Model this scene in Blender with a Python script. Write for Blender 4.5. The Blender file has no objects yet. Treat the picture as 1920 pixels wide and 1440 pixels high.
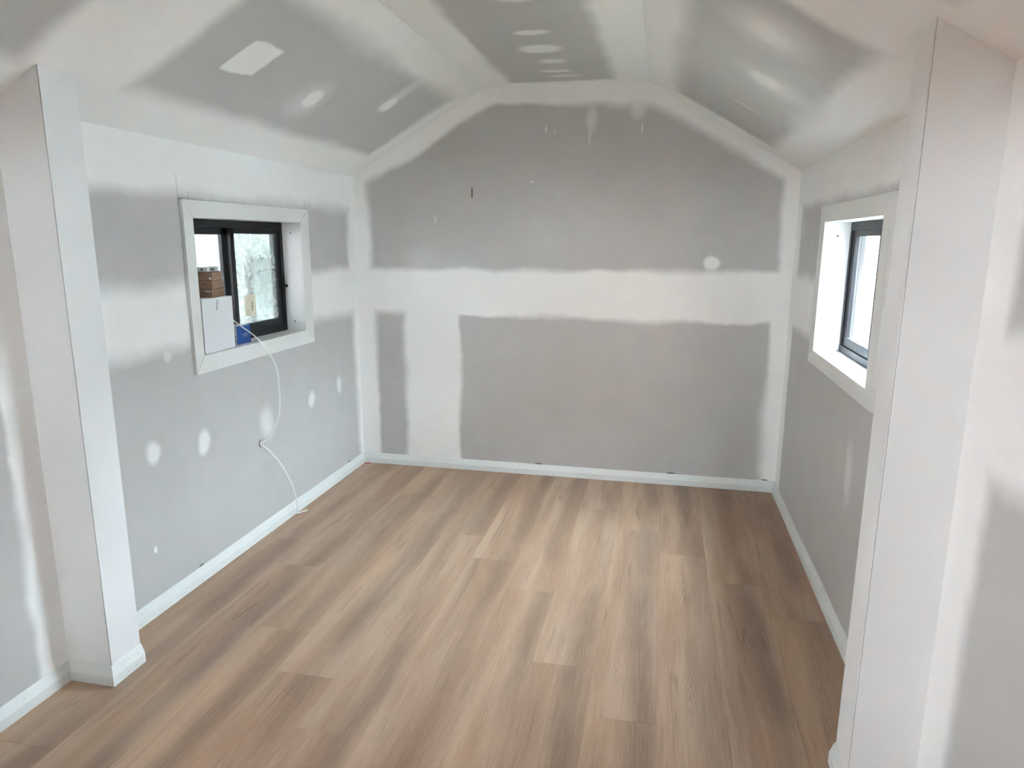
import bpy, bmesh, math, random
from mathutils import Vector, Matrix
random.seed(7)
S = bpy.context.scene
COL = S.collection

# ------------------------------------------------------------------ room numbers (metres)
W, H, HR, X1, X2 = 2.982, 2.10, 2.652, 0.947, 2.033   # width, eave, flat ceiling, folds
TH = 0.165                                             # wall thickness
YF = -5.75                                             # front wall (behind the camera)
WL = dict(y0=-1.812, y1=-0.812, z0=1.113, z1=1.766)    # left window opening
WR = dict(y0=-1.868, y1=-0.880, z0=1.110, z1=1.766)    # right window opening
NL = dict(x=0.192, y0=-2.756, y1=-2.605)               # left wall stub
NR = dict(x=2.793, y0=-2.743, y1=-2.605)               # right wall stub
HB, TB = 0.078, 0.018                                  # baseboard

# ------------------------------------------------------------------ camera
YAW, PITCH, ROLL, FPX = 0.2098, -0.2043, 0.0052, 1304.17
fwd = Vector((-math.sin(YAW)*math.cos(PITCH), math.cos(YAW)*math.cos(PITCH), math.sin(PITCH)))
rgt = Vector((math.cos(YAW), math.sin(YAW), 0)); upv = rgt.cross(fwd)
r2 = math.cos(ROLL)*rgt + math.sin(ROLL)*upv; u2 = -math.sin(ROLL)*rgt + math.cos(ROLL)*upv
cam = bpy.data.cameras.new('camera'); co = bpy.data.objects.new('camera', cam); COL.objects.link(co)
cam.sensor_width = 36; cam.sensor_fit = 'HORIZONTAL'; cam.lens = FPX/1920*36
cam.clip_start = 0.02; cam.clip_end = 300
M = Matrix((r2, u2, -fwd)).transposed().to_4x4(); M.translation = (2.1695, -4.759, 1.6705)
co.matrix_world = M; S.camera = co

# ------------------------------------------------------------------ sky, exposure, portals
wd = bpy.data.worlds.new('overcast_sky'); S.world = wd; wd.use_nodes = True
bg = wd.node_tree.nodes['Background']; bg.inputs[0].default_value = (0.80, 0.90, 1.0, 1); bg.inputs[1].default_value = 1.0
S.view_settings.view_transform = 'Standard'; S.view_settings.look = 'None'
S.view_settings.gamma = 1.0; S.view_settings.use_curve_mapping = False
S.view_settings.exposure = 6.82
S.cycles.max_bounces = 8; S.cycles.diffuse_bounces = 5; S.cycles.glossy_bounces = 3; S.cycles.transparent_max_bounces = 8
S.cycles.use_adaptive_sampling = True; S.cycles.adaptive_threshold = 0.05; S.cycles.adaptive_min_samples = 20
S.cycles.use_denoising = True; S.cycles.sample_clamp_indirect = 8
S.cycles.caustics_reflective = False; S.cycles.caustics_refractive = False

DOOR = dict(y0=-5.30, y1=-4.25, z1=2.05)                # doorway in the near left wall, out of frame
FWIN = dict(x0=0.45, x1=1.05, z0=0.95, z1=2.05)         # window in the front wall, behind the camera
def portal(name, loc, sx, sy, direction):
    l = bpy.data.lights.new(name, 'AREA'); l.shape = 'RECTANGLE'; l.size = sx; l.size_y = sy
    l.cycles.is_portal = True
    o = bpy.data.objects.new(name, l); COL.objects.link(o); o.location = loc
    o.rotation_euler = Vector(direction).to_track_quat('-Z', 'Y').to_euler()
portal('door_portal', (-TH-0.04, (DOOR['y0']+DOOR['y1'])/2, DOOR['z1']/2), DOOR['z1'], DOOR['y1']-DOOR['y0'], (1, 0, 0))
portal('front_portal', ((FWIN['x0']+FWIN['x1'])/2, YF-TH-0.04, 1.5), FWIN['x1']-FWIN['x0'], 1.1, (0, 1, 0))
portal('window_portal_left', (-0.2, (WL['y0']+WL['y1'])/2, (WL['z0']+WL['z1'])/2), 0.655, 1.0, (1, 0, 0))
portal('window_portal_right', (W+0.2, (WR['y0']+WR['y1'])/2, (WR['z0']+WR['z1'])/2), 0.655, 1.0, (-1, 0, 0))

# ------------------------------------------------------------------ object helpers
def link(name, me, mats, parent=None):
    if not isinstance(me, bpy.types.Mesh):
        m = bpy.data.meshes.new(name); me.normal_update(); me.to_mesh(m); me.free(); me = m
    for mt in (mats if isinstance(mats, (list, tuple)) else [mats]): me.materials.append(mt)
    o = bpy.data.objects.new(name, me); COL.objects.link(o)
    if parent: o.parent = parent
    return o
def tag(o, label=None, cat=None, group=None, kind=None):
    if label: o['label'] = label
    if cat: o['category'] = cat
    if group: o['group'] = group
    if kind: o['kind'] = kind
    return o
def empty(name, loc=(0, 0, 0), rz=0):
    o = bpy.data.objects.new(name, None); COL.objects.link(o); o.location = loc; o.rotation_euler = (0, 0, rz)
    o.empty_display_size = 0.05
    return o
def box(bm, x0, x1, y0, y1, z0, z1, mi=0):
    v = [bm.verts.new(p) for p in ((x0,y0,z0),(x1,y0,z0),(x1,y1,z0),(x0,y1,z0),(x0,y0,z1),(x1,y0,z1),(x1,y1,z1),(x0,y1,z1))]
    fs = [bm.faces.new([v[i] for i in f]) for f in ((3,2,1,0),(4,5,6,7),(0,1,5,4),(1,2,6,5),(2,3,7,6),(3,0,4,7))]
    for f in fs: f.material_index = mi
    return fs
def bbox(x0, x1, y0, y1, z0, z1, bev=0.0, seg=1):
    bm = bmesh.new(); box(bm, x0, x1, y0, y1, z0, z1)
    if bev: bmesh.ops.bevel(bm, geom=bm.edges[:], offset=bev, segments=seg, affect='EDGES', profile=0.5)
    return bm
def prism(bm, poly, axis, a, b):
    """extrude a 2D polygon along an axis: 'y' poly in (x,z); 'x' poly in (y,z); 'z' poly in (x,y)"""
    def P(p, t): return {'y': (p[0], t, p[1]), 'x': (t, p[0], p[1]), 'z': (p[0], p[1], t)}[axis]
    A = [bm.verts.new(P(p, a)) for p in poly]; B = [bm.verts.new(P(p, b)) for p in poly]
    bm.faces.new(A); bm.faces.new(B[::-1]); n = len(poly)
    for i in range(n): bm.faces.new((A[i], B[i], B[(i+1) % n], A[(i+1) % n]))
    bmesh.ops.recalc_face_normals(bm, faces=bm.faces[:])
    return bm
def sweep(bm, path, r, n=10):
    pts = [Vector(p) for p in path]; rings = []; up = Vector((0.3, 0.2, 1)).normalized()
    for i, p in enumerate(pts):
        t = (pts[min(i+1, len(pts)-1)] - pts[max(i-1, 0)]).normalized()
        s = t.cross(up)
        if s.length < 1e-3: s = t.cross(Vector((1, 0, 0)))
        s.normalize(); u = s.cross(t).normalized(); up = u
        rings.append([bm.verts.new(p + r*(math.cos(a)*s + math.sin(a)*u)) for a in (2*math.pi*k/n for k in range(n))])
    for A, B in zip(rings, rings[1:]):
        for k in range(n):
            f = bm.faces.new((A[k], A[(k+1) % n], B[(k+1) % n], B[k])); f.smooth = True
    bm.faces.new(rings[0][::-1]); bm.faces.new(rings[-1])
    return bm
def spline(ctrl, per=10):
    P = [Vector(c) for c in ctrl]; P = [2*P[0]-P[1]] + P + [2*P[-1]-P[-2]]; out = []
    for i in range(1, len(P)-2):
        for k in range(per):
            t = k/per; a, b, c, d = P[i-1], P[i], P[i+1], P[i+2]
            out.append(0.5*((2*b) + (c-a)*t + (2*a-5*b+4*c-d)*t*t + (3*b-a-3*c+d)*t**3))
    out.append(P[-2]); return out
def disc(bm, c, r, normal, depth=0.001, n=12, sy=1.0):
    q = Vector(normal).to_track_quat('Z', 'Y'); c = Vector(c)
    A = [bm.verts.new(c + q @ Vector((r*math.cos(2*math.pi*k/n), r*sy*math.sin(2*math.pi*k/n), 0))) for k in range(n)]
    B = [bm.verts.new(c + q @ Vector((0.8*r*math.cos(2*math.pi*k/n), 0.8*r*sy*math.sin(2*math.pi*k/n), depth))) for k in range(n)]
    bm.faces.new(B); bm.faces.new(A[::-1])
    for k in range(n): bm.faces.new((A[k], A[(k+1) % n], B[(k+1) % n], B[k]))

# ------------------------------------------------------------------ material helpers
class NT:
    def __init__(s, name):
        s.m = bpy.data.materials.new(name); s.m.use_nodes = True; s.t = s.m.node_tree
        s.b = s.t.nodes['Principled BSDF']; s.out = s.t.nodes['Material Output']
    def n(s, typ, **kw):
        o = s.t.nodes.new(typ)
        for k, v in kw.items(): setattr(o, k, v)
        return o
    def l(s, a, b): s.t.links.new(a, b)
    def put(s, sock, v):
        if isinstance(v, bpy.types.NodeSocket): s.l(v, sock)
        else: sock.default_value = v
    def math(s, op, a, b=None, c=None, clamp=False):
        o = s.n('ShaderNodeMath', operation=op); o.use_clamp = clamp; s.put(o.inputs[0], a)
        if b is not None: s.put(o.inputs[1], b)
        if c is not None: s.put(o.inputs[2], c)
        return o.outputs[0]
    def vec(s, op, a, b):
        o = s.n('ShaderNodeVectorMath', operation=op); s.put(o.inputs[0], a); s.put(o.inputs[1], b)
        return o.outputs['Value'] if op in ('DOT_PRODUCT', 'LENGTH') else o.outputs[0]
    def mix(s, f, a, b):
        o = s.n('ShaderNodeMix', data_type='RGBA'); s.put(o.inputs['Factor'], f)
        s.put(o.inputs['A'], a); s.put(o.inputs['B'], b); return o.outputs['Result']
    def noise(s, v, scale, detail=3, rough=0.5, dist=0.0):
        o = s.n('ShaderNodeTexNoise'); s.put(o.inputs['Vector'], v); o.inputs['Scale'].default_value = scale
        o.inputs['Detail'].default_value = detail; o.inputs['Roughness'].default_value = rough; o.inputs['Distortion'].default_value = dist
        return o
    def smooth(s, v, a, b, lo=0.0, hi=1.0):
        o = s.n('ShaderNodeMapRange', interpolation_type='SMOOTHSTEP'); s.put(o.inputs[0], v)
        for i, q in enumerate((a, b, lo, hi)): o.inputs[i+1].default_value = q
        return o.outputs[0]
    def bump(s, h, strength, dist=0.01):
        o = s.n('ShaderNodeBump'); o.inputs['Strength'].default_value = strength; o.inputs['Distance'].default_value = dist
        s.l(h, o.inputs['Height']); s.l(o.outputs[0], s.b.inputs['Normal'])
def rgb(r, g, b): return (r, g, b, 1)
def plain(name, col, rough=0.5, var=0.05, scale=6, metal=0.0, spec=0.5, bump=0.0):
    t = NT(name); tc = t.n('ShaderNodeTexCoord').outputs['Object']
    nz = t.noise(tc, scale, 4)
    a = tuple(c*(1-var) for c in col)+(1,); b = tuple(min(1, c*(1+var)) for c in col)+(1,)
    t.l(t.mix(nz.outputs['Fac'], a, b), t.b.inputs['Base Color'])
    t.b.inputs['Roughness'].default_value = rough; t.b.inputs['Metallic'].default_value = metal
    t.b.inputs['Specular IOR Level'].default_value = spec
    if bump: t.bump(t.noise(tc, 120, 3).outputs['Fac'], bump, 0.002)
    return t.m

GREY = (0.495, 0.487, 0.470, 1); WHITE = (0.86, 0.86, 0.838, 1)
def plaster(name, plane, greys, patches, seed=0.0, fills=()):
    """raw plasterboard paper (grey) with joints and screw spots filled in white compound.
    greys: convex polygons (u,v) of bare paper + edge softness; patches: (u,v,ru,rv,soft,strength)"""
    t = NT(name)
    tc = t.n('ShaderNodeTexCoord')
    sep = t.n('ShaderNodeSeparateXYZ')
    t.l(tc.outputs['UV' if plane == 'uv' else 'Object'], sep.inputs[0])
    U = sep.outputs[{'xz': 0, 'yz': 1, 'uv': 0}[plane]]; V = sep.outputs[{'xz': 2, 'yz': 2, 'uv': 1}[plane]]
    cmb = t.n('ShaderNodeCombineXYZ'); t.l(U, cmb.inputs[0]); t.l(V, cmb.inputs[1]); cmb.inputs[2].default_value = seed
    p0 = cmb.outputs[0]
    n1 = t.noise(p0, 2.2, 1); n2 = t.noise(p0, 9, 3, 0.6); n3 = t.noise(p0, 1.6, 0)
    w = t.vec('ADD', t.vec('MULTIPLY', t.vec('SUBTRACT', n1.outputs['Color'], (.5, .5, .5)), (0.07, 0.07, 0)),
              t.vec('MULTIPLY', t.vec('SUBTRACT', n2.outputs['Color'], (.5, .5, .5)), (0.035, 0.035, 0)))
    flat = t.n('ShaderNodeCombineXYZ'); t.l(U, flat.inputs[0]); t.l(V, flat.inputs[1]); flat.inputs[2].default_value = 1.0
    p = t.vec('ADD', flat.outputs[0], w)              # (u', v', 1)
    acc = None
    for poly, soft in greys:
        c = (sum(q[0] for q in poly)/len(poly), sum(q[1] for q in poly)/len(poly)); sd = None
        for i in range(len(poly)):
            a, b = poly[i], poly[(i+1) % len(poly)]
            nx, ny = b[1]-a[1], a[0]-b[0]; ln = math.hypot(nx, ny); nx /= ln; ny /= ln
            k = nx*a[0]+ny*a[1]
            if nx*c[0]+ny*c[1]-k > 0: nx, ny, k = -nx, -ny, -k
            dd = t.vec('DOT_PRODUCT', p, (nx, ny, -k))
            sd = dd if sd is None else t.math('SMOOTH_MAX', sd, dd, 0.03)
        # feathered edge: softness drifts along the joint
        dv = t.math('DIVIDE', sd, t.math('MULTIPLY_ADD', n3.outputs['Fac'], 2.2*soft, 0.12*soft))
        g = t.smooth(dv, -1, 1, 1, 0)
        acc = g if acc is None else t.math('MAXIMUM', acc, g)
    for (u, v, ru, rv, soft, st) in patches:
        q = t.vec('MULTIPLY', t.vec('SUBTRACT', p, (u, v, 1)), (1/ru, 1/rv, 0))
        e = t.smooth(t.vec('LENGTH', q, (0, 0, 0)), max(0.0, 1-soft), 1+soft, 1-st, 1)
        acc = t.math('MULTIPLY', acc, e)
    for (u, v, hu, hv, soft) in fills:
        q = t.vec('MULTIPLY', t.vec('SUBTRACT', p, (u, v, 1)), (1/hu, 1/hv, 0)); sq = t.n('ShaderNodeSeparateXYZ'); t.l(q, sq.inputs[0])
        mx = t.math('SMOOTH_MAX', t.math('ABSOLUTE', sq.outputs[0]), t.math('ABSOLUTE', sq.outputs[1]), 0.3)
        acc = t.math('MULTIPLY', acc, t.smooth(mx, 1-soft, 1+soft))
    # paper is faintly mottled, compound has trowel drag
    mott = t.noise(p0, 5, 2, 0.6)
    gcol = t.mix(mott.outputs['Fac'], tuple(c*0.93 for c in GREY[:3])+(1,), tuple(c*1.07 for c in GREY[:3])+(1,))
    wcol = t.mix(n2.outputs['Fac'], tuple(c*0.965 for c in WHITE[:3])+(1,), tuple(min(1, c*1.03) for c in WHITE[:3])+(1,))
    t.l(t.mix(acc, wcol, gcol), t.b.inputs['Base Color'])
    t.put(t.b.inputs['Roughness'], t.math('MULTIPLY_ADD', acc, -0.08, 0.50))
    t.b.inputs['Specular IOR Level'].default_value = 0.4
    return t.m

m_board = plain('primed_board', (0.77, 0.78, 0.772), 0.42, 0.02)
m_trim = plain('primed_trim', (0.72, 0.745, 0.725), 0.40, 0.03, 14)
m_arch = plain('primed_architrave', (0.74, 0.75, 0.72), 0.45, 0.04, 10)
m_gap = plain('dark_joint', (0.10, 0.10, 0.10), 0.9)
m_nail = plain('nail_hole_shadow', (0.30, 0.29, 0.27), 0.9)
m_gouge = plain('torn_paper_brown', (0.20, 0.12, 0.075), 0.9, 0.4, 60)
m_alu = plain('black_aluminium', (0.010, 0.011, 0.014), 0.40, 0.1, 30, 0.0, 0.3)
m_screw = plain('dull_steel', (0.25, 0.24, 0.23), 0.4, 0.1, 40, 0.8)
m_cable = plain('white_cable_sheath', (0.78, 0.78, 0.75), 0.35, 0.03)
m_pencil = plain('pencil_line', (0.25, 0.24, 0.23), 0.9)
m_white_mark = plain('white_scuff', (0.84, 0.85, 0.84), 0.5)
m_pen = plain('black_marker', (0.03, 0.03, 0.03), 0.6)
m_conc = plain('outdoor_ground', (0.15, 0.15, 0.12), 0.9, 0.15, 3)
m_bounce_timber = plain('warm_bounce_timber', (0.48, 0.315, 0.235), 0.7, 0.2, 4)  # warm tone of the added deck, roofs and screens, tints bounced light
m_brick = plain('blocker_brick', (0.34, 0.24, 0.20), 0.85, 0.2, 8)  # brick for the added, unseen sky blocker
m_wallw = plain('white_render', (0.85, 0.85, 0.84), 0.8, 0.03)
m_grey_fence = plain('weathered_fence', (0.40, 0.42, 0.42), 0.85, 0.15, 6)
m_leaf = plain('shrub_leaf', (0.20, 0.38, 0.09), 0.5, 0.4, 9)
m_bark = plain('shrub_bark', (0.16, 0.11, 0.07), 0.9, 0.3, 20)

def glass(name, haze=0.0):
    t = NT(name); t.t.nodes.remove(t.b)
    tr = t.n('ShaderNodeBsdfTransparent'); tr.inputs[0].default_value = (0.94, 0.985, 1.0, 1)
    gl = t.n('ShaderNodeBsdfGlossy'); gl.inputs['Roughness'].default_value = 0.02; gl.inputs[0].default_value = (1, 1, 1, 1)
    fr = t.n('ShaderNodeFresnel'); geo = t.n('ShaderNodeNewGeometry')
    t.l(t.math('MULTIPLY_ADD', geo.outputs['Backfacing'], 1/1.45-1.45, 1.45), fr.inputs[0])   # same reflectance on both faces of the pane
    mx = t.n('ShaderNodeMixShader'); t.l(fr.outputs[0], mx.inputs[0]); t.l(tr.outputs[0], mx.inputs[1]); t.l(gl.outputs[0], mx.inputs[2])
    last = mx.outputs[0]
    if haze:      # smeared dust and protective film residue
        tc = t.n('ShaderNodeTexCoord').outputs['Object']
        a = t.noise(tc, 9, 5, 0.6, 2.5); b = t.noise(tc, 26, 4, 0.7, 4.0)
        f = t.math('ADD', t.smooth(a.outputs['Fac'], 0.35, 0.75, 0.0, 0.22), t.smooth(b.outputs['Fac'], 0.5, 0.72, 0.0, 0.22))
        f = t.math('ADD', f, haze)
        df = t.n('ShaderNodeBsdfDiffuse'); df.inputs[0].default_value = (0.80, 0.84, 0.82, 1)
        tl = t.n('ShaderNodeBsdfTranslucent'); tl.inputs[0].default_value = (0.78, 0.84, 0.82, 1)
        m2 = t.n('ShaderNodeMixShader'); m2.inputs[0].default_value = 0.16; t.l(df.outputs[0], m2.inputs[1]); t.l(tl.outputs[0], m2.inputs[2])
        m3 = t.n('ShaderNodeMixShader'); t.l(f, m3.inputs[0]); t.l(last, m3.inputs[1]); t.l(m2.outputs[0], m3.inputs[2]); last = m3.outputs[0]
    t.l(last, t.out.inputs[0])
    return t.m
m_glass = glass('clear_glass'); m_haze = glass('dusty_glass', 0.15)

def wood(name):
    t = NT(name); tc = t.n('ShaderNodeTexCoord').outputs['Object']
    oi = t.n('ShaderNodeObjectInfo'); rnd = oi.outputs['Random']
    off = t.n('ShaderNodeCombineXYZ'); t.l(t.math('MULTIPLY', rnd, 37.0), off.inputs[0]); t.l(t.math('MULTIPLY', rnd, 91.0), off.inputs[1]); t.l(t.math('MULTIPLY', rnd, 13.0), off.inputs[2])
    base = t.vec('ADD', tc, off.outputs[0])
    def st(sx, sy): return t.vec('MULTIPLY', base, (sx, sy, 1))
    broad = t.noise(st(9, 0.9), 1.0, 2, 0.5)             # wide soft light and dark bands
    mid = t.noise(st(24, 1.4), 1.0, 4, 0.6, 0.3)
    fibre = t.noise(st(330, 7), 1.0, 3, 0.7)
    pore = t.noise(st(170, 3.2), 1.0, 2, 0.6)
    # cathedral arches running up the middle of the board
    px = t.n('ShaderNodeSeparateXYZ'); t.l(tc, px.inputs[0])
    wob = t.noise(st(3, 1.6), 1.0, 2)
    cx = t.math('SUBTRACT', px.outputs[0], t.math('MULTIPLY_ADD', wob.outputs['Fac'], 0.16, t.math('MULTIPLY_ADD', rnd, 0.06, -0.11)))
    par = t.math('ADD', t.math('MULTIPLY', t.math('ABSOLUTE', cx), 9.0), t.math('MULTIPLY', t.math('ADD', px.outputs[1], rnd), 1.3))
    wv = t.math('SINE', t.math('ADD', t.math('MULTIPLY', par, 62.0), t.math('MULTIPLY', mid.outputs['Fac'], 9.0)))
    band = t.smooth(t.math('ABSOLUTE', cx), 0.002, 0.034, 1, 0)
    patch = t.smooth(t.noise(st(2, 1.9), 1.0, 1).outputs['Fac'], 0.40, 0.58)
    arch = t.math('MULTIPLY', t.math('MULTIPLY', t.smooth(wv, -0.1, 0.95), band), patch)
    bx_ = t.math('ADD', px.outputs[0], t.math('MULTIPLY_ADD', t.noise(st(1.5, 1.1), 1.0, 2).outputs['Fac'], 0.13, -0.065))
    bc = t.math('ABSOLUTE', t.math('SUBTRACT', bx_, 0.062))                        # dark band printed off-centre on each board
    dk_ = t.math('MULTIPLY', t.smooth(bc, 0.005, 0.085, 1, 0), t.smooth(t.noise(st(1, 1.3), 1.0, 1).outputs['Fac'], 0.30, 0.60, 0.25, 1.0))
    c0 = t.mix(t.smooth(broad.outputs['Fac'], 0.34, 0.66), rgb(0.390, 0.256, 0.170), rgb(0.495, 0.345, 0.238))
    c1 = t.mix(t.math('MULTIPLY', dk_, 0.72), c0, rgb(0.225, 0.145, 0.100))
    tint = t.mix(t.smooth(t.noise(st(5, 0.6), 1.0, 1).outputs['Fac'], 0.35, 0.7), rgb(1.0, 0.96, 0.92), rgb(0.96, 0.98, 1.0))
    mm = t.n('ShaderNodeMix', data_type='RGBA', blend_type='MULTIPLY'); mm.inputs['Factor'].default_value = 1
    t.l(c1, mm.inputs['A']); t.l(tint, mm.inputs['B']); c1 = mm.outputs['Result']
    c2 = t.mix(t.smooth(mid.outputs['Fac'], 0.56, 0.76, 0, 0.5), c1, rgb(0.22, 0.145, 0.112))
    c3 = t.mix(t.smooth(fibre.outputs['Fac'], 0.46, 0.72, 0, 0.36), c2, rgb(0.60, 0.45, 0.33))
    c4 = t.mix(t.smooth(pore.outputs['Fac'], 0.56, 0.74, 0, 0.42), c3, rgb(0.22, 0.145, 0.105))
    c5 = t.mix(t.math('MULTIPLY', arch, 0.42), c4, rgb(0.20, 0.125, 0.09))
    # long thin cracks
    ck = t.math('ABSOLUTE', t.math('SUBTRACT', t.noise(st(9, 0.28), 1.0, 2, 0.5, 0.15).outputs['Fac'], 0.5))
    cm = t.math('MULTIPLY', t.smooth(ck, 0.0, 0.009, 1, 0), t.smooth(t.noise(st(2, 1.8), 1.0, 1).outputs['Fac'], 0.58, 0.68))
    c6 = t.mix(t.math('MULTIPLY', cm, 0.36), c5, rgb(0.10, 0.065, 0.055))
    br = t.math('MULTIPLY_ADD', rnd, 0.07, 0.965)
    vm = t.n('ShaderNodeVectorMath', operation='SCALE'); t.l(c6, vm.inputs[0]); t.l(br, vm.inputs['Scale'])
    t.l(vm.outputs[0], t.b.inputs['Base Color'])
    t.put(t.b.inputs['Roughness'], t.math('MULTIPLY_ADD', fibre.outputs['Fac'], 0.15, 0.40))
    t.b.inputs['Specular IOR Level'].default_value = 0.42
    t.bump(fibre.outputs['Fac'], 0.08, 0.001)
    return t.m
m_wood = wood('oak_vinyl_plank')
m_under = plain('floor_underlay', (0.06, 0.045, 0.035), 0.9)

# ------------------------------------------------------------------ floor of planks
fl = link('floor', bbox(-TH, W+TH, YF-TH, TH, -0.12, -0.006), m_under)
tag(fl, 'wood-look plank floor with staggered end joints', 'floor', kind='structure')
PW, PL, PX0 = 0.2455, 1.690, 0.012
def plank_mesh(w, l):
    bm = bbox(-w/2+0.0002, w/2-0.0002, -l/2+0.0003, l/2-0.0003, -0.006, 0.0)
    bmesh.ops.bevel(bm, geom=[e for e in bm.edges if all(v.co.z > -0.001 for v in e.verts)], offset=0.0004, segments=1, affect='EDGES')
    m = bpy.data.meshes.new('plank'); bm.normal_update(); bm.to_mesh(m); bm.free(); m.materials.append(m_wood); return m
full = plank_mesh(PW, PL); cache = {}
stag = [-1.41, -1.695, -2.265, -2.545, -1.135]          # end-joint positions, row by row
for i in range(-1, 13):
    x0 = max(0.0, PX0+i*PW); x1 = min(W, PX0+(i+1)*PW)
    if x1-x0 < 0.004: continue
    j0 = stag[i % 5]
    js = sorted({0.0, YF} | {j0+k*PL for k in range(-4, 4) if YF < j0+k*PL < 0})
    for a, b in zip(js, js[1:]):
        w, l = x1-x0, b-a
        key = (round(w, 3), round(l, 3))
        if key not in cache: cache[key] = plank_mesh(w, l)
        o = bpy.data.objects.new('plank', cache[key]); COL.objects.link(o); o.parent = fl
        o.location = ((x0+x1)/2, (a+b)/2, 0)

# ------------------------------------------------------------------ walls
def rect(u0, u1, v0, v1): return [(u0, v0), (u1, v0), (u1, v1), (u0, v1)]
m_back = plaster('plasterboard_back', 'xz',
    [([(0.118, 1.468), (2.892, 1.470), (2.895, 2.045), (2.11, 2.505), (2.02, 2.532), (1.0, 2.532), (0.118, 2.048)], 0.024),
     (rect(0.137, 0.358, 0.03, 1.150), 0.026), (rect(0.772, 2.876, 0.03, 1.142), 0.026)],
    [(2.476, 1.522, 0.05, 0.045, 0.3, 0.95), (1.67, 2.44, 0.032, 0.075, 0.6, 0.45), (1.98, 2.50, 0.05, 0.05, 0.6, 0.5),
     (2.005, 2.385, 0.006, 0.03, 0.5, 0.6), (1.385, 2.375, 0.006, 0.022, 0.5, 0.6), (1.44, 2.36, 0.006, 0.016, 0.5, 0.4),
     (1.66, 2.33, 0.008, 0.05, 0.6, 0.4), (0.60, 1.80, 0.006, 0.025, 0.6, 0.5), (1.28, 2.06, 0.012, 0.008, 0.6, 0.6)], 1.0)
m_left = plaster('plasterboard_left', 'yz',
    [(rect(-2.70, -0.118, 1.462, 1.866), 0.045), ([(-2.70, -0.1), (-0.035, -0.1), (-0.10, 1.155), (-2.70, 1.172)], 0.045),
     (rect(-6.0, -2.885, -0.1, 1.15), 0.02), (rect(-6.0, -2.885, 1.465, 1.866), 0.02)],
    [(-2.204, 0.737, 0.042, 0.055, 0.45, 0.8), (-1.85, 0.679, 0.042, 0.058, 0.45, 0.85), (-0.754, 0.671, 0.036, 0.05, 0.5, 0.75),
     (-0.37, 0.681, 0.032, 0.055, 0.5, 0.7), (-1.293, 0.634, 0.06, 0.08, 0.7, 0.6), (-2.235, 0.297, 0.010, 0.016, 0.4, 0.9),
     (-2.03, 1.14, 0.02, 0.02, 0.6, 0.5)], 5.0)
m_right = plaster('plasterboard_right', 'yz',
    [(rect(-2.70, -0.165, 1.460, 1.872), 0.03), ([(-2.70, -0.1), (-0.165, -0.1), (-0.15, 1.145), (-2.70, 1.150)], 0.03),
     (rect(-6.0, -2.915, -0.1, 1.10), 0.03), (rect(-6.0, -2.90, 1.462, 1.866), 0.03)],
    [(-0.245, 1.74, 0.02, 0.06, 0.7, 0.5), (-2.1, 0.7, 0.05, 0.12, 0.7, 0.5), (-1.7, 0.7, 0.05, 0.12, 0.7, 0.5)], 9.0)
SL = math.hypot(X1, HR-H); HF = (X2-X1)/2
m_ceil = plaster('plasterboard_ceiling', 'uv',
    [(rect(-1.402, -0.735, -2.362, -0.195), 0.055), (rect(-1.415, -0.72, -6.0, -2.81), 0.03),
     (rect(-0.330, 0.328, -2.36, -0.125), 0.04), (rect(-0.33, 0.33, -6.0, -2.82), 0.04),
     (rect(0.735, 1.402, -2.33, -0.195), 0.06), (rect(0.72, 1.415, -6.0, -2.86), 0.03)],
    [(-1.13, -1.385, 0.06, 0.058, 0.35, 0.95), (-1.15, -1.40, 0.12, 0.11, 0.7, 0.4),
     (-0.972, -0.735, 0.065, 0.06, 0.4, 0.9), (-0.86, -0.74, 0.10, 0.05, 0.7, 0.5),
     (0.01, -1.18, 0.085, 0.045, 0.3, 0.9), (0.0, -0.88, 0.105, 0.08, 0.35, 0.95), (0.015, -0.62, 0.075, 0.05, 0.5, 0.8),
     (0.01, -0.39, 0.085, 0.035, 0.5, 0.75), (0.04, -0.27, 0.09, 0.03, 0.6, 0.6), (0.05, -1.70, 0.10, 0.05, 0.5, 0.9),
     (1.08, -1.98, 0.085, 0.085, 0.6, 0.8), (1.08, -2.0, 0.18, 0.17, 0.6, 0.5), (1.15, -1.42, 0.075, 0.075, 0.4, 0.85), (1.19, -1.42, 0.16, 0.13, 0.6, 0.45),
     (1.13, -0.79, 0.09, 0.02, 0.7, 0.5), (1.08, -1.35, 0.34, 0.5, 0.8, 0.22)], 13.0, [(-1.068, -1.99, 0.092, 0.100, 0.10)])

def wall_with_hole(name, xa, xb, o, mat, door=None):
    bm = bmesh.new()
    if door:
        box(bm, xa, xb, YF, door['y0'], 0, H); box(bm, xa, xb, door['y0'], door['y1'], door['z1'], H); box(bm, xa, xb, door['y1'], o['y0'], 0, H)
    else: box(bm, xa, xb, YF, o['y0'], 0, H)
    box(bm, xa, xb, o['y1'], 0, 0, H)
    box(bm, xa, xb, o['y0'], o['y1'], 0, o['z0']); box(bm, xa, xb, o['y0'], o['y1'], o['z1'], H)
    return link(name, bm, mat)
RV = 0.012   # reveal liner thickness
big = lambda o: dict(y0=o['y0']-RV, y1=o['y1']+RV, z0=o['z0']-RV, z1=o['z1']+RV)
wl = tag(wall_with_hole('wall_left', -TH, 0, big(WL), m_left, DOOR), 'left plasterboard wall with white filled joints and black-framed window', 'wall', kind='structure')
wr = tag(wall_with_hole('wall_right', W, W+TH, big(WR), m_right), 'right plasterboard wall with white filled joints and bright window', 'wall', kind='structure')
gable = [(-TH, 0), (W+TH, 0), (W+TH, H), (W, H), (X2, HR), (X1, HR), (0, H), (-TH, H)]
wb = tag(link('wall_back', prism(bmesh.new(), gable, 'y', 0, TH), m_back), 'end gable wall of grey plasterboard with white joint bands', 'wall', kind='structure')
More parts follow.
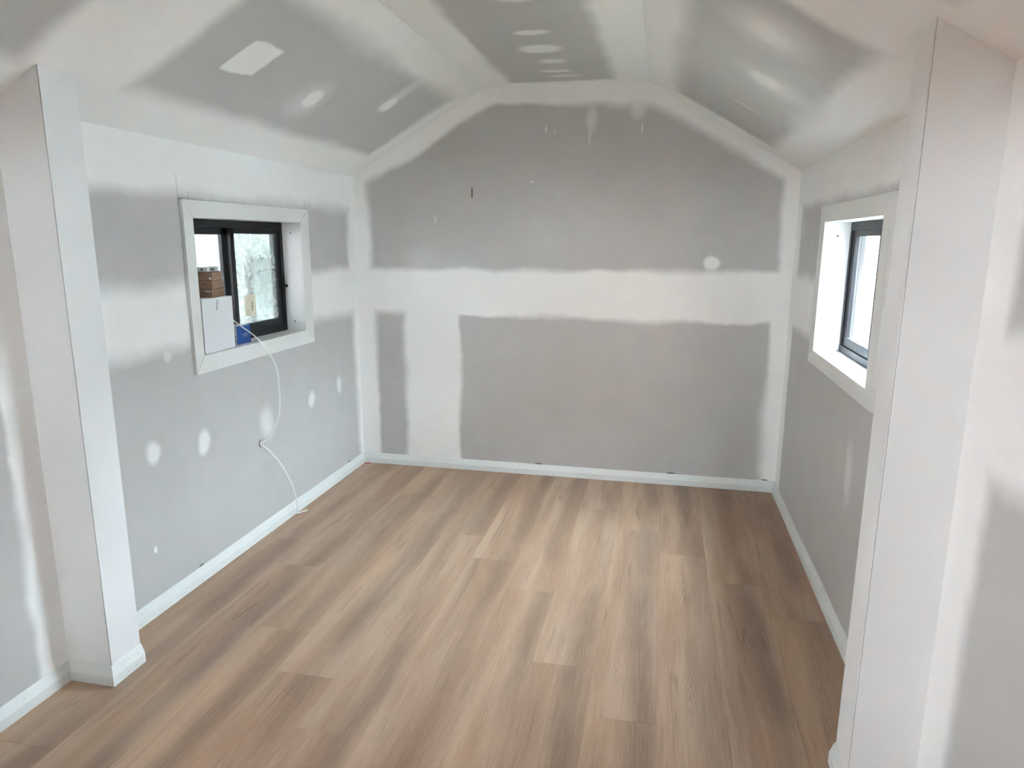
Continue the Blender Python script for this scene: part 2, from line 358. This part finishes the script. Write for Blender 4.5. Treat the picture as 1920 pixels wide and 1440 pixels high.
bm = bmesh.new(); fz0, fz1 = FWIN['z0'], FWIN['z1']
box(bm, -TH, W+TH, YF-TH, YF, 0, fz0); box(bm, -TH, FWIN['x0'], YF-TH, YF, fz0, fz1); box(bm, FWIN['x1'], W+TH, YF-TH, YF, fz0, fz1)
prism(bm, [(-TH, fz1), (W+TH, fz1), (W+TH, H), (W, H), (X2, HR), (X1, HR), (0, H), (-TH, H)], 'y', YF-TH, YF)
wf = tag(link('wall_front', bm, m_board), 'white front gable wall behind the viewer', 'wall', kind='structure')
w3 = tag(empty('window_3', ((FWIN['x0']+FWIN['x1'])/2, YF, fz0)), 'black-framed open window in the front wall', 'window', kind='structure')
for nm, b in (('frame_jamb', (FWIN['x0'], FWIN['x0']+0.04, fz0, fz1)), ('frame_jamb', (FWIN['x1']-0.04, FWIN['x1'], fz0, fz1)), ('frame_head', (FWIN['x0']+0.04, FWIN['x1']-0.04, fz1-0.04, fz1)), ('frame_sill', (FWIN['x0']+0.04, FWIN['x1']-0.04, fz0, fz0+0.04))):
    o = link(nm, bbox(b[0], b[1], YF-0.14, YF-0.06, b[2], b[3], 0.003), m_alu); o.parent = w3; o.matrix_parent_inverse = Matrix.Translation(-w3.location)
dr = tag(empty('door_1', (0, (DOOR['y0']+DOOR['y1'])/2, 0)), 'black-framed open doorway in the near left wall', 'door', kind='structure')
for nm, b in (('door_jamb', (DOOR['y0'], DOOR['y0']+0.05, 0, DOOR['z1'])), ('door_jamb', (DOOR['y1']-0.05, DOOR['y1'], 0, DOOR['z1'])), ('door_head', (DOOR['y0']+0.05, DOOR['y1']-0.05, DOOR['z1']-0.05, DOOR['z1']))):
    o = link(nm, bbox(-0.14, -0.04, b[0], b[1], b[2], b[3], 0.003), m_alu); o.parent = dr; o.matrix_parent_inverse = Matrix.Translation(-dr.location)

# folded ceiling, one skin, UV = (girth, depth)
bm = bmesh.new(); uvl = bm.loops.layers.uv.new('UVMap')
prof = [(-SL-HF, 0, H), (-HF, X1, HR), (HF, X2, HR), (SL+HF, W, H)]
for (ua, xa, za), (ub, xb, zb) in zip(prof, prof[1:]):
    f = bm.faces.new([bm.verts.new(p) for p in ((xa, YF, za), (xa, 0, za), (xb, 0, zb), (xb, YF, zb))])
    for l_, uv in zip(f.loops, ((ua, YF), (ua, 0), (ub, 0), (ub, YF))): l_[uvl].uv = uv
bmesh.ops.remove_doubles(bm, verts=bm.verts[:], dist=1e-5)
bot = list(bm.faces)
top = [(-TH, H), (-TH, H+0.06), (X1, HR+0.12), (X2, HR+0.12), (W+TH, H+0.06), (W+TH, H)]
roofbm = bm
vs0 = [bm.verts.new((x, YF-TH, z)) for x, z in top]; vs1 = [bm.verts.new((x, TH, z)) for x, z in top]
for i in range(5): bm.faces.new((vs0[i], vs0[i+1], vs1[i+1], vs1[i]))
ce = tag(link('ceiling', bm, m_ceil), 'folded plasterboard ceiling with sloped sides, flat middle and filler patches', 'ceiling', kind='structure')

# ------------------------------------------------------------------ wall stubs with edge boards
def slopeL(x): return H+(HR-H)*x/X1
def slopeR(x): return H+(HR-H)*(W-x)/(W-X2)
EB = 0.009
def stub(name, a, b, y0, y1, zf, sgn, label):
    # core from the wall to the edge board; the board is its own part with a hairline joint at the front
    root = empty(name, ((a+b)/2, (y0+y1)/2, 0)); inv = Matrix.Translation(-root.location)
    e0 = b-sgn*EB
    def pr(nm, xa, xb, ya, yb, mat):
        bm = bmesh.new()
        lo, hi = min(xa, xb), max(xa, xb)
        prism(bm, [(lo, 0), (hi, 0), (hi, zf(hi)+0.01), (lo, zf(lo)+0.01)], 'y', ya, yb)
        o = link(nm, bm, mat); o.parent = root; o.matrix_parent_inverse = inv; return o
    pr('front_panel', a, b-sgn*0.0035, y0, y0+0.010, m_board)
    pr('rear_panel', a, b, y1-0.010, y1, m_board)
    pr('core', a, e0-sgn*0.002, y0+0.010, y1-0.010, m_gap)
    pr('edge_board', e0, b, y0+0.0125, y1-0.010, m_board)
    pr('joint', b-sgn*0.0045, b-sgn*0.0028, y0+0.0015, y0+0.0125, m_gap)
    pr('corner_bead', b-sgn*0.0028, b, y0+0.0022, y0+0.0125, m_board)
    return tag(root, label, 'wall', kind='structure')
stub('wall_stub_left', 0, NL['x'], NL['y0'], NL['y1'], slopeL, 1, 'white boarded wall stub projecting from the left wall')
stub('wall_stub_right', W, NR['x'], NR['y0'], NR['y1'], slopeR, -1, 'white boarded wall stub projecting from the right wall')

# ------------------------------------------------------------------ baseboards (bevelled skirting)
def baseboard(name, p, q, inward, label, m0=0, m1=0, holes=0):
    """p,q on the wall line; inward = unit normal into the room; m0/m1: -1 inside mitre, +1 outside mitre, 0 square"""
    p, q, n = Vector((*p, 0)), Vector((*q, 0)), Vector((*inward, 0)); d = (q-p).normalized()
    pf = [(0, 0.001), (TB, 0.001), (TB, 0.040), (TB*0.30, HB-0.002), (TB*0.24, HB), (0, HB)]
    bm = bmesh.new()
    A = [bm.verts.new(p+n*t-d*t*m0+Vector((0, 0, z))) for t, z in pf]
    B = [bm.verts.new(q+n*t+d*t*m1+Vector((0, 0, z))) for t, z in pf]
    bm.faces.new(A); bm.faces.new(B[::-1])
    for i in range(6): bm.faces.new((A[i], B[i], B[(i+1) % 6], A[(i+1) % 6]))
    bmesh.ops.recalc_face_normals(bm, faces=bm.faces[:])
    o = tag(link(name, bm, m_trim), label, 'baseboard', kind='structure')
    if holes:
        L = (q-p).length; hb = bmesh.new()
        for k in range(holes):
            s = L*(k+0.5)/holes+random.uniform(-.03, .03)
            disc(hb, p+d*s+n*(TB+0.0002)+Vector((0, 0, 0.018)), 0.0022, n, 0.0002, 8)
            disc(hb, p+d*(s+0.02)+n*(TB*0.66+0.0002)+Vector((0, 0, 0.0575)), 0.0022, (n*0.036+Vector((0, 0, 0.0126))), 0.0004, 8)
        tag(link('nail_holes', hb, m_nail, o), kind='stuff')
    return o
baseboard('baseboard_left', (0, NL['y1']), (0, 0), (1, 0), 'white baseboard along the left wall under the window', 0, -1, 6)
baseboard('baseboard_back', (0, 0), (W, 0), (0, -1), 'white baseboard along the gable end wall', -1, -1, 11)
bbr = baseboard('baseboard_right', (W, 0), (W, NR['y1']), (-1, 0), 'white baseboard along the right wall under the window', -1, 0, 5)
baseboard('baseboard_stub_left_end', (NL['x'], NL['y0']), (NL['x'], NL['y1']), (1, 0), 'short white baseboard on the end of the left wall stub', 1, 0, 2)
for nm, a in (('baseboard_stub_left_front', 0),):
    baseboard(nm, (0, NL['y0']), (NL['x'], NL['y0']), (0, -1), 'short white baseboard on the front of the left wall stub', -1, 1, 1)
baseboard('baseboard_front_left', (0, DOOR['y1']), (0, NL['y0']), (1, 0), 'white baseboard along the near left wall before the stub', 0, -1, 3)
baseboard('baseboard_stub_right_end', (NR['x'], NR['y1']), (NR['x'], NR['y0']), (-1, 0), 'short white baseboard on the end of the right wall stub', 0, 1, 1)
baseboard('baseboard_stub_right_front', (NR['x'], NR['y0']), (W, NR['y0']), (0, -1), 'short white baseboard on the front of the right wall stub', 1, -1, 1)
baseboard('baseboard_front_right', (W, NR['y0']), (W, YF), (-1, 0), 'white baseboard along the near right wall before the stub', -1, 0, 9)
# small chips of missing filler above the baseboards
for (x, rx) in ((1.357, 0.03), (2.294, 0.03), (2.914, 0.022)):
    bm = bmesh.new(); disc(bm, (x, -0.0001, HB+0.003), rx, (0, -1, 0), 0.0006, 12, 0.16); link('filler_chip', bm, m_gap, wb)
for (y, ry) in ((-0.255, 0.022), (-1.95, 0.02)):
    bm = bmesh.new(); disc(bm, (0.0001, y, HB+0.003), ry, (1, 0, 0), 0.0006, 12, 0.004/ry); link('filler_chip', bm, m_gap, wl)

# ------------------------------------------------------------------ windows
def window(name, o, xw, s, label, aw, left):
    """xw: wall face x, s: +1 outward is -x (left wall) / -1 outward is +x. Local d = distance outward from wall face."""
    X = lambda d: xw-s*d
    root = tag(empty(name, (xw, (o['y0']+o['y1'])/2, o['z0'])), label, 'window', kind='structure')
    inv = Matrix.Translation(-root.location)
    y0, y1, z0, z1 = o['y0'], o['y1'], o['z0'], o['z1']
    def part(nm, bm, mat, par=root):
        p = link(nm, bm, mat)
        p.parent = par
        p.matrix_parent_inverse = inv if par is root else Matrix.Translation(-(root.location))
        return p
    def bx(d0, d1, ya, yb, za, zb, bev=0.0):
        a, b = sorted((X(d0), X(d1))); return bbox(a, b, ya, yb, za, zb, bev)
    # mitred architrave, four boards
    an, af, at, ab = aw; g = 0.0010
    oy0, oy1, oz0, oz1 = y0-an, y1+af, z0-ab, z1+at
    for quad in ([(oy0, oz1), (oy1, oz1), (y1, z1), (y0, z1)], [(oy0, oz0), (y0, z0), (y1, z0), (oy1, oz0)],
                 [(oy0, oz0), (oy0, oz1), (y0, z1), (y0, z0)], [(oy1, oz1), (oy1, oz0), (y1, z0), (y1, z1)]):
        c = Vector((sum(q[0] for q in quad)/4, sum(q[1] for q in quad)/4))
        qs = [tuple(Vector(q)+(c-Vector(q)).normalized()*g) for q in quad]
        bm = prism(bmesh.new(), qs, 'x', *sorted((X(0.0), X(-0.018))))
        bmesh.ops.bevel(bm, geom=bm.edges[:], offset=0.0012, segments=1, affect='EDGES')
        part('architrave', bm, m_arch)
    # reveal liners
    D = 0.112; r = 0.004
    part('reveal_board', bx(-0.002, D, y0-RV, y1+RV, z1, z1+RV), m_board)
    part('reveal_board', bx(-0.002, D, y0-RV, y0, z0, z1), m_board)
    part('reveal_board', bx(-0.002, D, y1, y1+RV, z0, z1), m_board)
    sb = part('sill_board', bx(-0.002, D, y0-RV, y1+RV, z0-RV, z0), m_board)
    for dd, zz in (((0.053, z1-0.06), (0.056, z0+0.055)) if left else ((0.050, z1-0.068), (0.042, z0+0.07))):
        bm = bmesh.new(); disc(bm, (X(dd), y1-0.0001, zz), 0.0055, (0, -1, 0), 0.0012, 14); part('screw', bm, m_screw)
    # aluminium outer frame
    F0, F1 = 0.108, 0.178; fw, fh, fb = 0.034, 0.040, 0.036
    part('frame_head', bx(F0, F1, y0, y1, z1-fh, z1, 0.002), m_alu)
    part('frame_sill', bx(F0, F1, y0, y1, z0, z0+fb, 0.002), m_alu)
    part('frame_jamb', bx(F0, F1, y0, y0+fw, z0+fb, z1-fh, 0.002), m_alu)
    part('frame_jamb', bx(F0, F1, y1-fw, y1, z0+fb, z1-fh, 0.002), m_alu)
    part('frame_track', bx(F0+0.030, F0+0.034, y0+fw, y1-fw, z0+fb, z0+fb+0.008), m_alu)
    # two sliding sashes: far one runs on the inner track
    mid = (y0+y1)/2
    def sash(nm, ya, yb, d0, d1, stl, top, bot_, mat, lab, ex=0.0):
        za, zb = z0+fb, z1-fh
        sh = empty(nm, (0, 0, 0)); sh.parent = root; sh.location = (0, 0, 0)
        def sub(n_, b_, m_): q = link(n_, b_, m_); q.parent = sh; q.matrix_parent_inverse = inv; return q
        sub('stile', bx(d0, d1, ya, ya+stl, za, zb, 0.002), m_alu); sub('stile', bx(d0, d1, yb-stl-ex, yb, za, zb, 0.002), m_alu)
        sub('top_rail', bx(d0, d1, ya+stl, yb-stl, zb-top, zb, 0.002), m_alu); sub('bottom_rail', bx(d0, d1, ya+stl, yb-stl, za, za+bot_, 0.002), m_alu)
        dm = (d0+d1)/2
        pn = sub('pane', bx(dm-0.003, dm+0.003, ya+stl, yb-stl, za+bot_, zb-top), mat)
        if lab: sh['label'] = lab
        return sh, sub, (ya+stl, yb-stl, za+bot_, zb-top, dm)
    sN = sash('sliding_sash', y0+fw, mid+0.02, 0.146, 0.170, 0.034, 0.036, 0.042, m_glass, None, 0.040)
    sF = sash('sliding_sash', mid-0.022, y1-fw, 0.116, 0.142, 0.036, 0.030, 0.046, m_haze if left else m_glass, 'sash with smeared dusty glass' if left else None)
    return root, inv, X, part, sN, sF
# left window
r1, inv1, XL, part1, sN1, sF1 = window('window_1', WL, 0.0, 1, 'black sliding window in the left wall with boxes on its sill', (0.068, 0.102, 0.080, 0.084), True)
r2_, inv2, XR, part2, sN2, sF2 = window('window_2', WR, W, -1, 'black sliding window in the right wall glowing white with daylight', (0.110, 0.108, 0.083, 0.073), False)
# latch on the far jamb of the left window, marks and sticker on its dusty pane
bm = bbox(XL(0.108), XL(0.098), -0.846, -0.832, 1.335, 1.445, 0.003); disc(bm, (XL(0.098), -0.822, 1.386), 0.009, (1, 0, 0), 0.010, 14)
part1('latch', bm, m_alu)
bm = bmesh.new(); disc(bm, (XL(0.100), WL['y1']-0.0002, 1.386), 0.010, (0, -1, 0), 0.008, 14); part1('latch_knob', bm, m_screw)
ya, yb, za, zb, dm = sF1[2]; sub = sF1[1]; xs = XL(dm-0.0034)
def paper():
    t = NT('sticker_print'); tc = t.n('ShaderNodeTexCoord').outputs['Object']; s3 = t.n('ShaderNodeSeparateXYZ'); t.l(tc, s3.inputs[0])
    y, z = s3.outputs[1], s3.outputs[2]
    bars = t.math('MULTIPLY', t.math('GREATER_THAN', t.math('SINE', t.math('MULTIPLY', z, 900)), -0.1),
                  t.math('MULTIPLY', t.smooth(y, -1.166, -1.164), t.smooth(y, -1.150, -1.148, 1, 0)))
    bars = t.math('MULTIPLY', bars, t.math('MULTIPLY', t.math('GREATER_THAN', z, 1.262), t.math('LESS_THAN', z, 1.316)))
    tx = t.math('MULTIPLY', t.math('GREATER_THAN', t.noise(t.vec('MULTIPLY', tc, (1, 260, 90)), 1.0, 1).outputs['Fac'], 0.60),
                t.math('MULTIPLY', t.math('GREATER_THAN', y, -1.215), t.math('LESS_THAN', y, -1.185)))
    f = t.math('MAXIMUM', bars, t.math('MULTIPLY', tx, 0.5))
    t.l(t.mix(f, rgb(0.80, 0.74, 0.58), rgb(0.06, 0.06, 0.05)), t.b.inputs['Base Color']); t.b.inputs['Roughness'].default_value = 0.6
    return t.m
sub('sticker', bbox(xs, xs+0.0006, -1.232, -1.118, 1.238, 1.356), paper())['label'] = 'cream barcode sticker on the glass'
for pts in ([(-1.02, 1.545), (-1.045, 1.575)], [(-1.03, 1.578), (-1.038, 1.566), (-1.012, 1.556), (-1.002, 1.566)],
            [(-1.10, 1.47), (-1.06, 1.487), (-1.02, 1.482), (-0.985, 1.492)], [(-1.055, 1.50), (-1.07, 1.46)],
            [(-1.21, 1.545), (-1.20, 1.50), (-1.185, 1.455)]):
    sub('pen_scribble', sweep(bmesh.new(), spline([(xs+0.0006, a, b) for a, b in pts], 6), 0.0011, 6), m_pen)

# ------------------------------------------------------------------ small marks on the walls
bm = bmesh.new(); disc(bm, (0.869, -0.0002, 1.983), 0.006, (0, -1, 0), 0.0012, 12, 6.5); gq = link('gouge', bm, m_gouge, wb); gq['label'] = 'brown torn gouge in the paper'
for y, za_, zb_ in ((-1.884, 1.846, 1.955), (-1.81, 1.852, 1.885), (-0.713, 1.850, 1.90), (-0.80, 1.85, 1.875)):
    link('pencil_line', bbox(0.0, 0.0003, y-0.0008, y+0.0008, za_, zb_), m_pencil, wl)
link('pencil_line', bbox(0.0, 0.0003, -1.90, -1.86, 1.846, 1.8475), m_pencil, wl)
link('pencil_line', bbox(W-0.0003, W, -2.0, -0.80, 1.8515, 1.853), m_pencil, wr)
# ragged hole in the left wall where the cables come out
bm = bmesh.new(); disc(bm, (0.0002, -1.375, 0.541), 0.010, (1, 0, 0), 0.0006, 9, 1.6); link('cable_hole', bm, m_gouge, wl)
for k in range(5):
    a = k*1.3+0.4; p = Vector((0.002, -1.375+0.011*math.cos(a), 0.541+0.015*math.sin(a)))
    bm = bmesh.new(); sweep(bm, [p, p+Vector((0.006, 0.006*math.cos(a), 0.010*math.sin(a)))], 0.0022, 5); link('torn_paper_flap', bm, m_screw if k % 2 else m_gouge, wl)

# ------------------------------------------------------------------ cables
CAM = Vector((2.1695, -4.759, 1.6705))
up_pts = [(0.0, -1.375, 0.543), (0.022, -1.352, 0.556), (0.060, -1.345, 0.600), (0.105, -1.335, 0.700), (0.125, -1.345, 0.83), (0.110, -1.335, 0.97), (0.070, -1.362, 1.085), (0.030, -1.392, 1.150), (-0.015, -1.425, 1.200), (-0.050, -1.462, 1.245), (-0.075, -1.50, 1.285)]
lo_pts = [(0.0, -1.372, 0.538), (0.025, -1.324, 0.486), (0.06, -1.279, 0.401), (0.095, -1.235, 0.273), (0.082, -1.162, 0.137), (0.054, -1.108, 0.060), (0.032, -1.078, 0.014), (0.029, -1.062, 0.0045), (0.040, -1.040, 0.0042), (0.052, -1.024, 0.0045), (0.064, -1.010, 0.007)]
cu = tag(link('cable', sweep(bmesh.new(), spline(up_pts, 10), 0.0036), m_cable), 'white cable arching from the wall hole up onto the left window sill', 'cable', 'cables from the wall hole')
cl = tag(link('cable', sweep(bmesh.new(), spline(lo_pts, 10), 0.0036), m_cable), 'white cable hanging from the wall hole down to the floor', 'cable', 'cables from the wall hole')

# ------------------------------------------------------------------ boxes on the left sill
m_carton = plain('white_cardboard', (0.74, 0.75, 0.76), 0.6, 0.02)
def brown():
    t = NT('brown_cardboard'); tc = t.n('ShaderNodeTexCoord').outputs['Object']
    f = t.noise(t.vec('MULTIPLY', tc, (120, 120, 60)), 1.0, 2).outputs['Fac']; g = t.noise(tc, 18, 3).outputs['Fac']
    base = t.mix(g, rgb(0.27, 0.165, 0.105), rgb(0.35, 0.225, 0.15))
    s3 = t.n('ShaderNodeSeparateXYZ'); t.l(tc, s3.inputs[0])
    inz = t.math('MULTIPLY', t.math('GREATER_THAN', s3.outputs[2], 0.012), t.math('LESS_THAN', s3.outputs[2], 0.030))
    t.l(t.mix(t.math('MULTIPLY', t.math('MULTIPLY', t.math('GREATER_THAN', f, 0.56), inz), 0.55), base, rgb(0.12, 0.07, 0.05)), t.b.inputs['Base Color'])
    t.b.inputs['Roughness'].default_value = 0.75; return t.m
m_brown = brown()
m_blue = plain('blue_card', (0.012, 0.085, 0.33), 0.35, 0.08)
m_lab = plain('white_label', (0.80, 0.83, 0.86), 0.5)
m_ink = plain('grey_print', (0.10, 0.12, 0.15), 0.6)
m_sil = plain('silver_case', (0.55, 0.58, 0.60), 0.35, 0.08, 20, 0.3)
ZS = WL['z0']
# tall white carton
wc = tag(empty('carton', (-0.055, -1.638, ZS)), 'tall plain white carton on the left window sill', 'box')
hB = 0.268
link('carton_body', bbox(-0.049, 0.049, -0.133, 0.116, 0.0005, hB-0.003, 0.0015), m_carton, wc)
link('top_flap', bbox(-0.0495, 0.0497, -0.1335, -0.002, hB-0.003, hB-0.0008, 0.0006), m_carton, wc)
link('top_flap', bbox(-0.0495, 0.0497, 0.002, 0.1165, hB-0.003, hB-0.0008, 0.0006), m_carton, wc)
bm = sweep(bmesh.new(), [(0.0495, -0.012, hB-0.012), (0.0495, -0.008, hB-0.026), (0.0495, -0.020, hB-0.036), (0.0495, -0.012, hB-0.040), (0.0495, -0.022, hB-0.062)], 0.0016, 6)
link('torn_mark', bm, m_pen, wc)
# three brown boxes, and a small silver unit on top
zb0 = ZS+hB-0.0005
ang = 0.28
labels = ['lowest of the three stacked brown cardboard boxes on the white carton', 'middle one of the three stacked brown cardboard boxes', 'topmost brown cardboard box, under the small silver unit']
cx0, cy0 = -0.066, -1.6175
for k in range(3):
    hk = 0.0415
    o = tag(empty('cardboard_box', (cx0+0.002*(k % 2), cy0-0.002*k, zb0+k*(hk+0.0008)), ang+0.035*(k-1)), labels[k], 'box', 'brown cardboard boxes')
    link('box_body', bbox(-0.0425, 0.0425, -0.0755, 0.0755, 0.0004, hk-0.003, 0.0012), m_brown, o)
    link('lid', bbox(-0.045, 0.045, -0.078, 0.078, 0.0035, hk, 0.0022), m_brown, o)
    if k != 1: link('label', bbox(*((0.006, 0.036) if k == 0 else (0.030, 0.040)), -0.0790, -0.0775, hk-0.012 if k == 0 else 0.006, hk-0.006 if k == 0 else 0.016), m_lab, o)
su = tag(empty('power_unit', (cx0+0.004, cy0+0.0, zb0+3*0.0423), ang-0.1), 'small silver and white electrical unit on top of the brown boxes', 'electrical unit')
link('case', bbox(-0.024, 0.024, -0.066, 0.062, 0.0004, 0.022, 0.002), m_sil, su)
link('end_cap', bbox(-0.025, 0.025, -0.068, -0.044, 0.0004, 0.023, 0.002), m_lab, su)
link('end_cap', bbox(-0.025, 0.025, 0.044, 0.064, 0.0004, 0.023, 0.002), m_lab, su)
link('print_band', bbox(0.0238, 0.0246, -0.030, 0.012, 0.006, 0.017), m_ink, su)
link('terminal', bbox(-0.008, 0.004, -0.0686, -0.0678, 0.007, 0.016), m_ink, su)
# blue box
bb = tag(empty('blue_box', (-0.064, -1.402, ZS), -0.10), 'small blue and white printed box beside the white carton on the sill', 'box')
link('box_body', bbox(-0.036, 0.036, -0.055, 0.055, 0.0004, 0.098, 0.001), m_blue, bb)
link('white_panel', bbox(-0.034, 0.0345, -0.0556, -0.0549, 0.001, 0.096), m_lab, bb)
link('white_top', bbox(-0.034, 0.033, -0.054, 0.05, 0.0978, 0.0984), m_lab, bb)
for z_, a_, b_ in ((0.070, -0.02, 0.028), (0.058, -0.02, 0.02), (0.042, -0.004, 0.028), (0.038, -0.004, 0.028)):
    link('print_line', bbox(a_, b_, -0.0562, -0.0555, z_, z_+0.0028), m_ink, bb)
for k in range(7):
    link('barcode_bar', bbox(-0.006+k*0.005, -0.0035+k*0.005-0.001*(k % 2), -0.0562, -0.0555, 0.010, 0.028), m_ink, bb)
zig = [(-0.020, 0.050), (-0.006, 0.050)], [(0.000, 0.046), (0.006, 0.056), (0.010, 0.047), (0.015, 0.056), (0.019, 0.047)], [(0.024, 0.048), (0.036, 0.055)], [(-0.008, 0.040), (0.024, 0.040)]
for z_ in zig:
    link('printed_logo', sweep(bmesh.new(), [(0.0362, a, b) for a, b in z_], 0.0011 if len(z_) > 2 else 0.0009, 5), m_lab, bb)
# small offcut on the sill behind the cable and red scrap in the corner
bm = sweep(bmesh.new(), [(0, 0, 0.0022), (0.012, 0.028, 0.0022)], 0.002, 6); oc = link('screw', bm, m_screw); oc.location = (-0.030, -1.318, ZS)
tag(oc, 'small dull metal screw lying on the sill beside the blue box', 'screw')
bm = bmesh.new()
for k, (a, b) in enumerate(((0.0, 0.0), (0.006, -0.011))):
    v = [bm.verts.new(p) for p in ((-0.012+a, -0.002+b, 0.001), (0.028+a, 0.001+b, 0.0012), (0.030+a, 0.006+b, 0.003), (-0.010+a, 0.004+b, 0.002))]; bm.faces.new(v)
ret = bmesh.ops.extrude_face_region(bm, geom=bm.faces[:]); bmesh.ops.translate(bm, verts=[v for v in ret['geom'] if isinstance(v, bmesh.types.BMVert)], vec=(0, 0, 0.0012))
bmesh.ops.recalc_face_normals(bm, faces=bm.faces[:])
rs = link('tape_scrap', bm, plain('red_plastic', (0.50, 0.10, 0.08), 0.5)); rs.location = (0.030, -0.034, 0.0)
tag(rs, 'tiny red plastic scrap on the floor in the far left corner', 'scrap')

# ------------------------------------------------------------------ outside
PRY = 3.6
g = tag(link('ground_outside', bbox(-14, 17, -14, 16, -0.55, -0.41), m_conc), 'dull grassy ground outside the windows', 'ground', kind='structure')
PY = YF-TH-0.005
dk = tag(link('warm_bounce_deck', bbox(-3.4, -TH-0.005, -9.4, -3.31, -0.40, -0.05), m_bounce_timber), 'added, unseen timber deck bouncing warm light through the doorway', 'deck', kind='structure')  # unseen deck added as a warm reflector for the doorway light
pr_ = tag(link('side_light_baffle', bbox(-3.4, -TH-0.005, -9.0, -3.0, 2.22, 2.32), m_bounce_timber), 'added, unseen timber roof cutting sky light to the doorway', 'roof', kind='structure')  # unseen roof added to dim the sky light reaching the doorway
vr = tag(link('front_light_baffle', bbox(-TH, 5.0, PY-3.2, PY, 2.22, 2.32), m_bounce_timber), 'added, unseen timber roof dimming daylight at the front window', 'roof', kind='structure')  # unseen roof added to hold back sky light at the front
sf = tag(empty('light_screen', (-3.5, -6.2, -0.41)), 'added, unseen timber screen dimming and warming the doorway light', 'fence')  # unseen screen added to close off sky and warm the doorway light
for k in range(12):
    link('fence_board', bbox(-0.05, 0.0, -3.2, 2.85, 0.02+k*0.19, 0.20+k*0.19), m_bounce_timber, sf)
ff = tag(empty('light_screen', (0.85, PY-3.5, -0.41)), 'added, unseen timber screen cutting sky light to the front window', 'fence')  # second unseen screen, added to cut the front daylight
for k in range(12):
    link('fence_board', bbox(-4.2, 4.2, -0.05, 0.0, 0.02+k*0.19, 0.20+k*0.19), m_bounce_timber, ff)
nb = tag(empty('neighbour_wall', (-1.55, -0.4, -0.41)), 'white clad neighbouring wall outside the left window', 'wall', kind='structure')
link('wall_body', bbox(-2.4, 0, -2.9, PRY+0.4, 0, 3.2), m_wallw, nb)
for k in range(15):
    link('batten', bbox(0, 0.022, -2.85+k*0.25, -2.81+k*0.25, 0, 2.9), m_wallw, nb)
ps = tag(link('passage_light_baffle', bbox(-1.67, -TH-0.005, -2.95, PRY, 2.08, 2.14), m_wallw), 'added, unseen white cover keeping sky light off the left window', 'roof', kind='structure')  # unseen cover added so little sky light reaches the left window
pw = tag(link('passage_light_blocker', bbox(-TH-0.12, -TH, TH+0.005, PRY, -0.41, 2.08), m_wallw), 'added, unseen white wall blocking side light from the passage', 'wall', kind='structure')  # unseen wall added to stop side light flooding the passage
fn = tag(empty('fence_outside', (-1.48, 1.02, -0.41)), 'grey boarded panel fence outside the left window', 'fence')
for k in range(12):
    link('fence_board', bbox(-0.011, 0.011, k*0.20, k*0.20+0.194, 0, 1.9), m_grey_fence, fn)
rw = tag(link('wall_outside_right', bbox(W+4.4, W+4.55, -4.2, 18, -0.41, 2.4), m_wallw), 'white boundary wall outside the right window', 'wall', kind='structure')
hs = tag(link('sky_blocker_right', bbox(W+2.2, W+6, -10, -4.2, -0.41, 5.0), m_brick), 'added, unseen brick block cutting sky light through the right window', 'light blocker', kind='structure')  # unseen obstacle added to keep right-window sky light off the back wall
sh = tag(empty('shrub', (-1.20, 1.75, -0.41)), 'green leafy shrub outside the left window', 'shrub')
bm = bmesh.new()
for k in range(7):
    a = k*0.9; sweep(bm, spline([(0.05*math.cos(a), 0.05*math.sin(a), 0), (0.12*math.cos(a), 0.3*math.sin(a), 0.9), (0.15*math.cos(a), 0.5*math.sin(a), 2.2)], 5), 0.014, 5)
link('stem', bm, m_bark, sh)
bm = bmesh.new()
for k in range(2600):
    z = random.uniform(1.45, 2.75); rr = 0.75*math.sqrt(random.random()); a = random.uniform(0, 6.283)
    c = Vector((0.22*rr*math.cos(a)/0.75, 0.95*rr*math.sin(a), z)); d = Vector((random.uniform(-1, 1), random.uniform(-1, 1), random.uniform(-1.2, 0.3))).normalized()
    s = d.cross(Vector((random.random(), random.random(), random.random()+.1))).normalized(); L_ = random.uniform(0.06, 0.12)
    v = [bm.verts.new(c+q) for q in (-d*L_*0.5, s*L_*0.16, d*L_*0.5, -s*L_*0.16)]; bm.faces.new(v)
tag(link('leaves', bm, m_leaf, sh), kind='stuff')
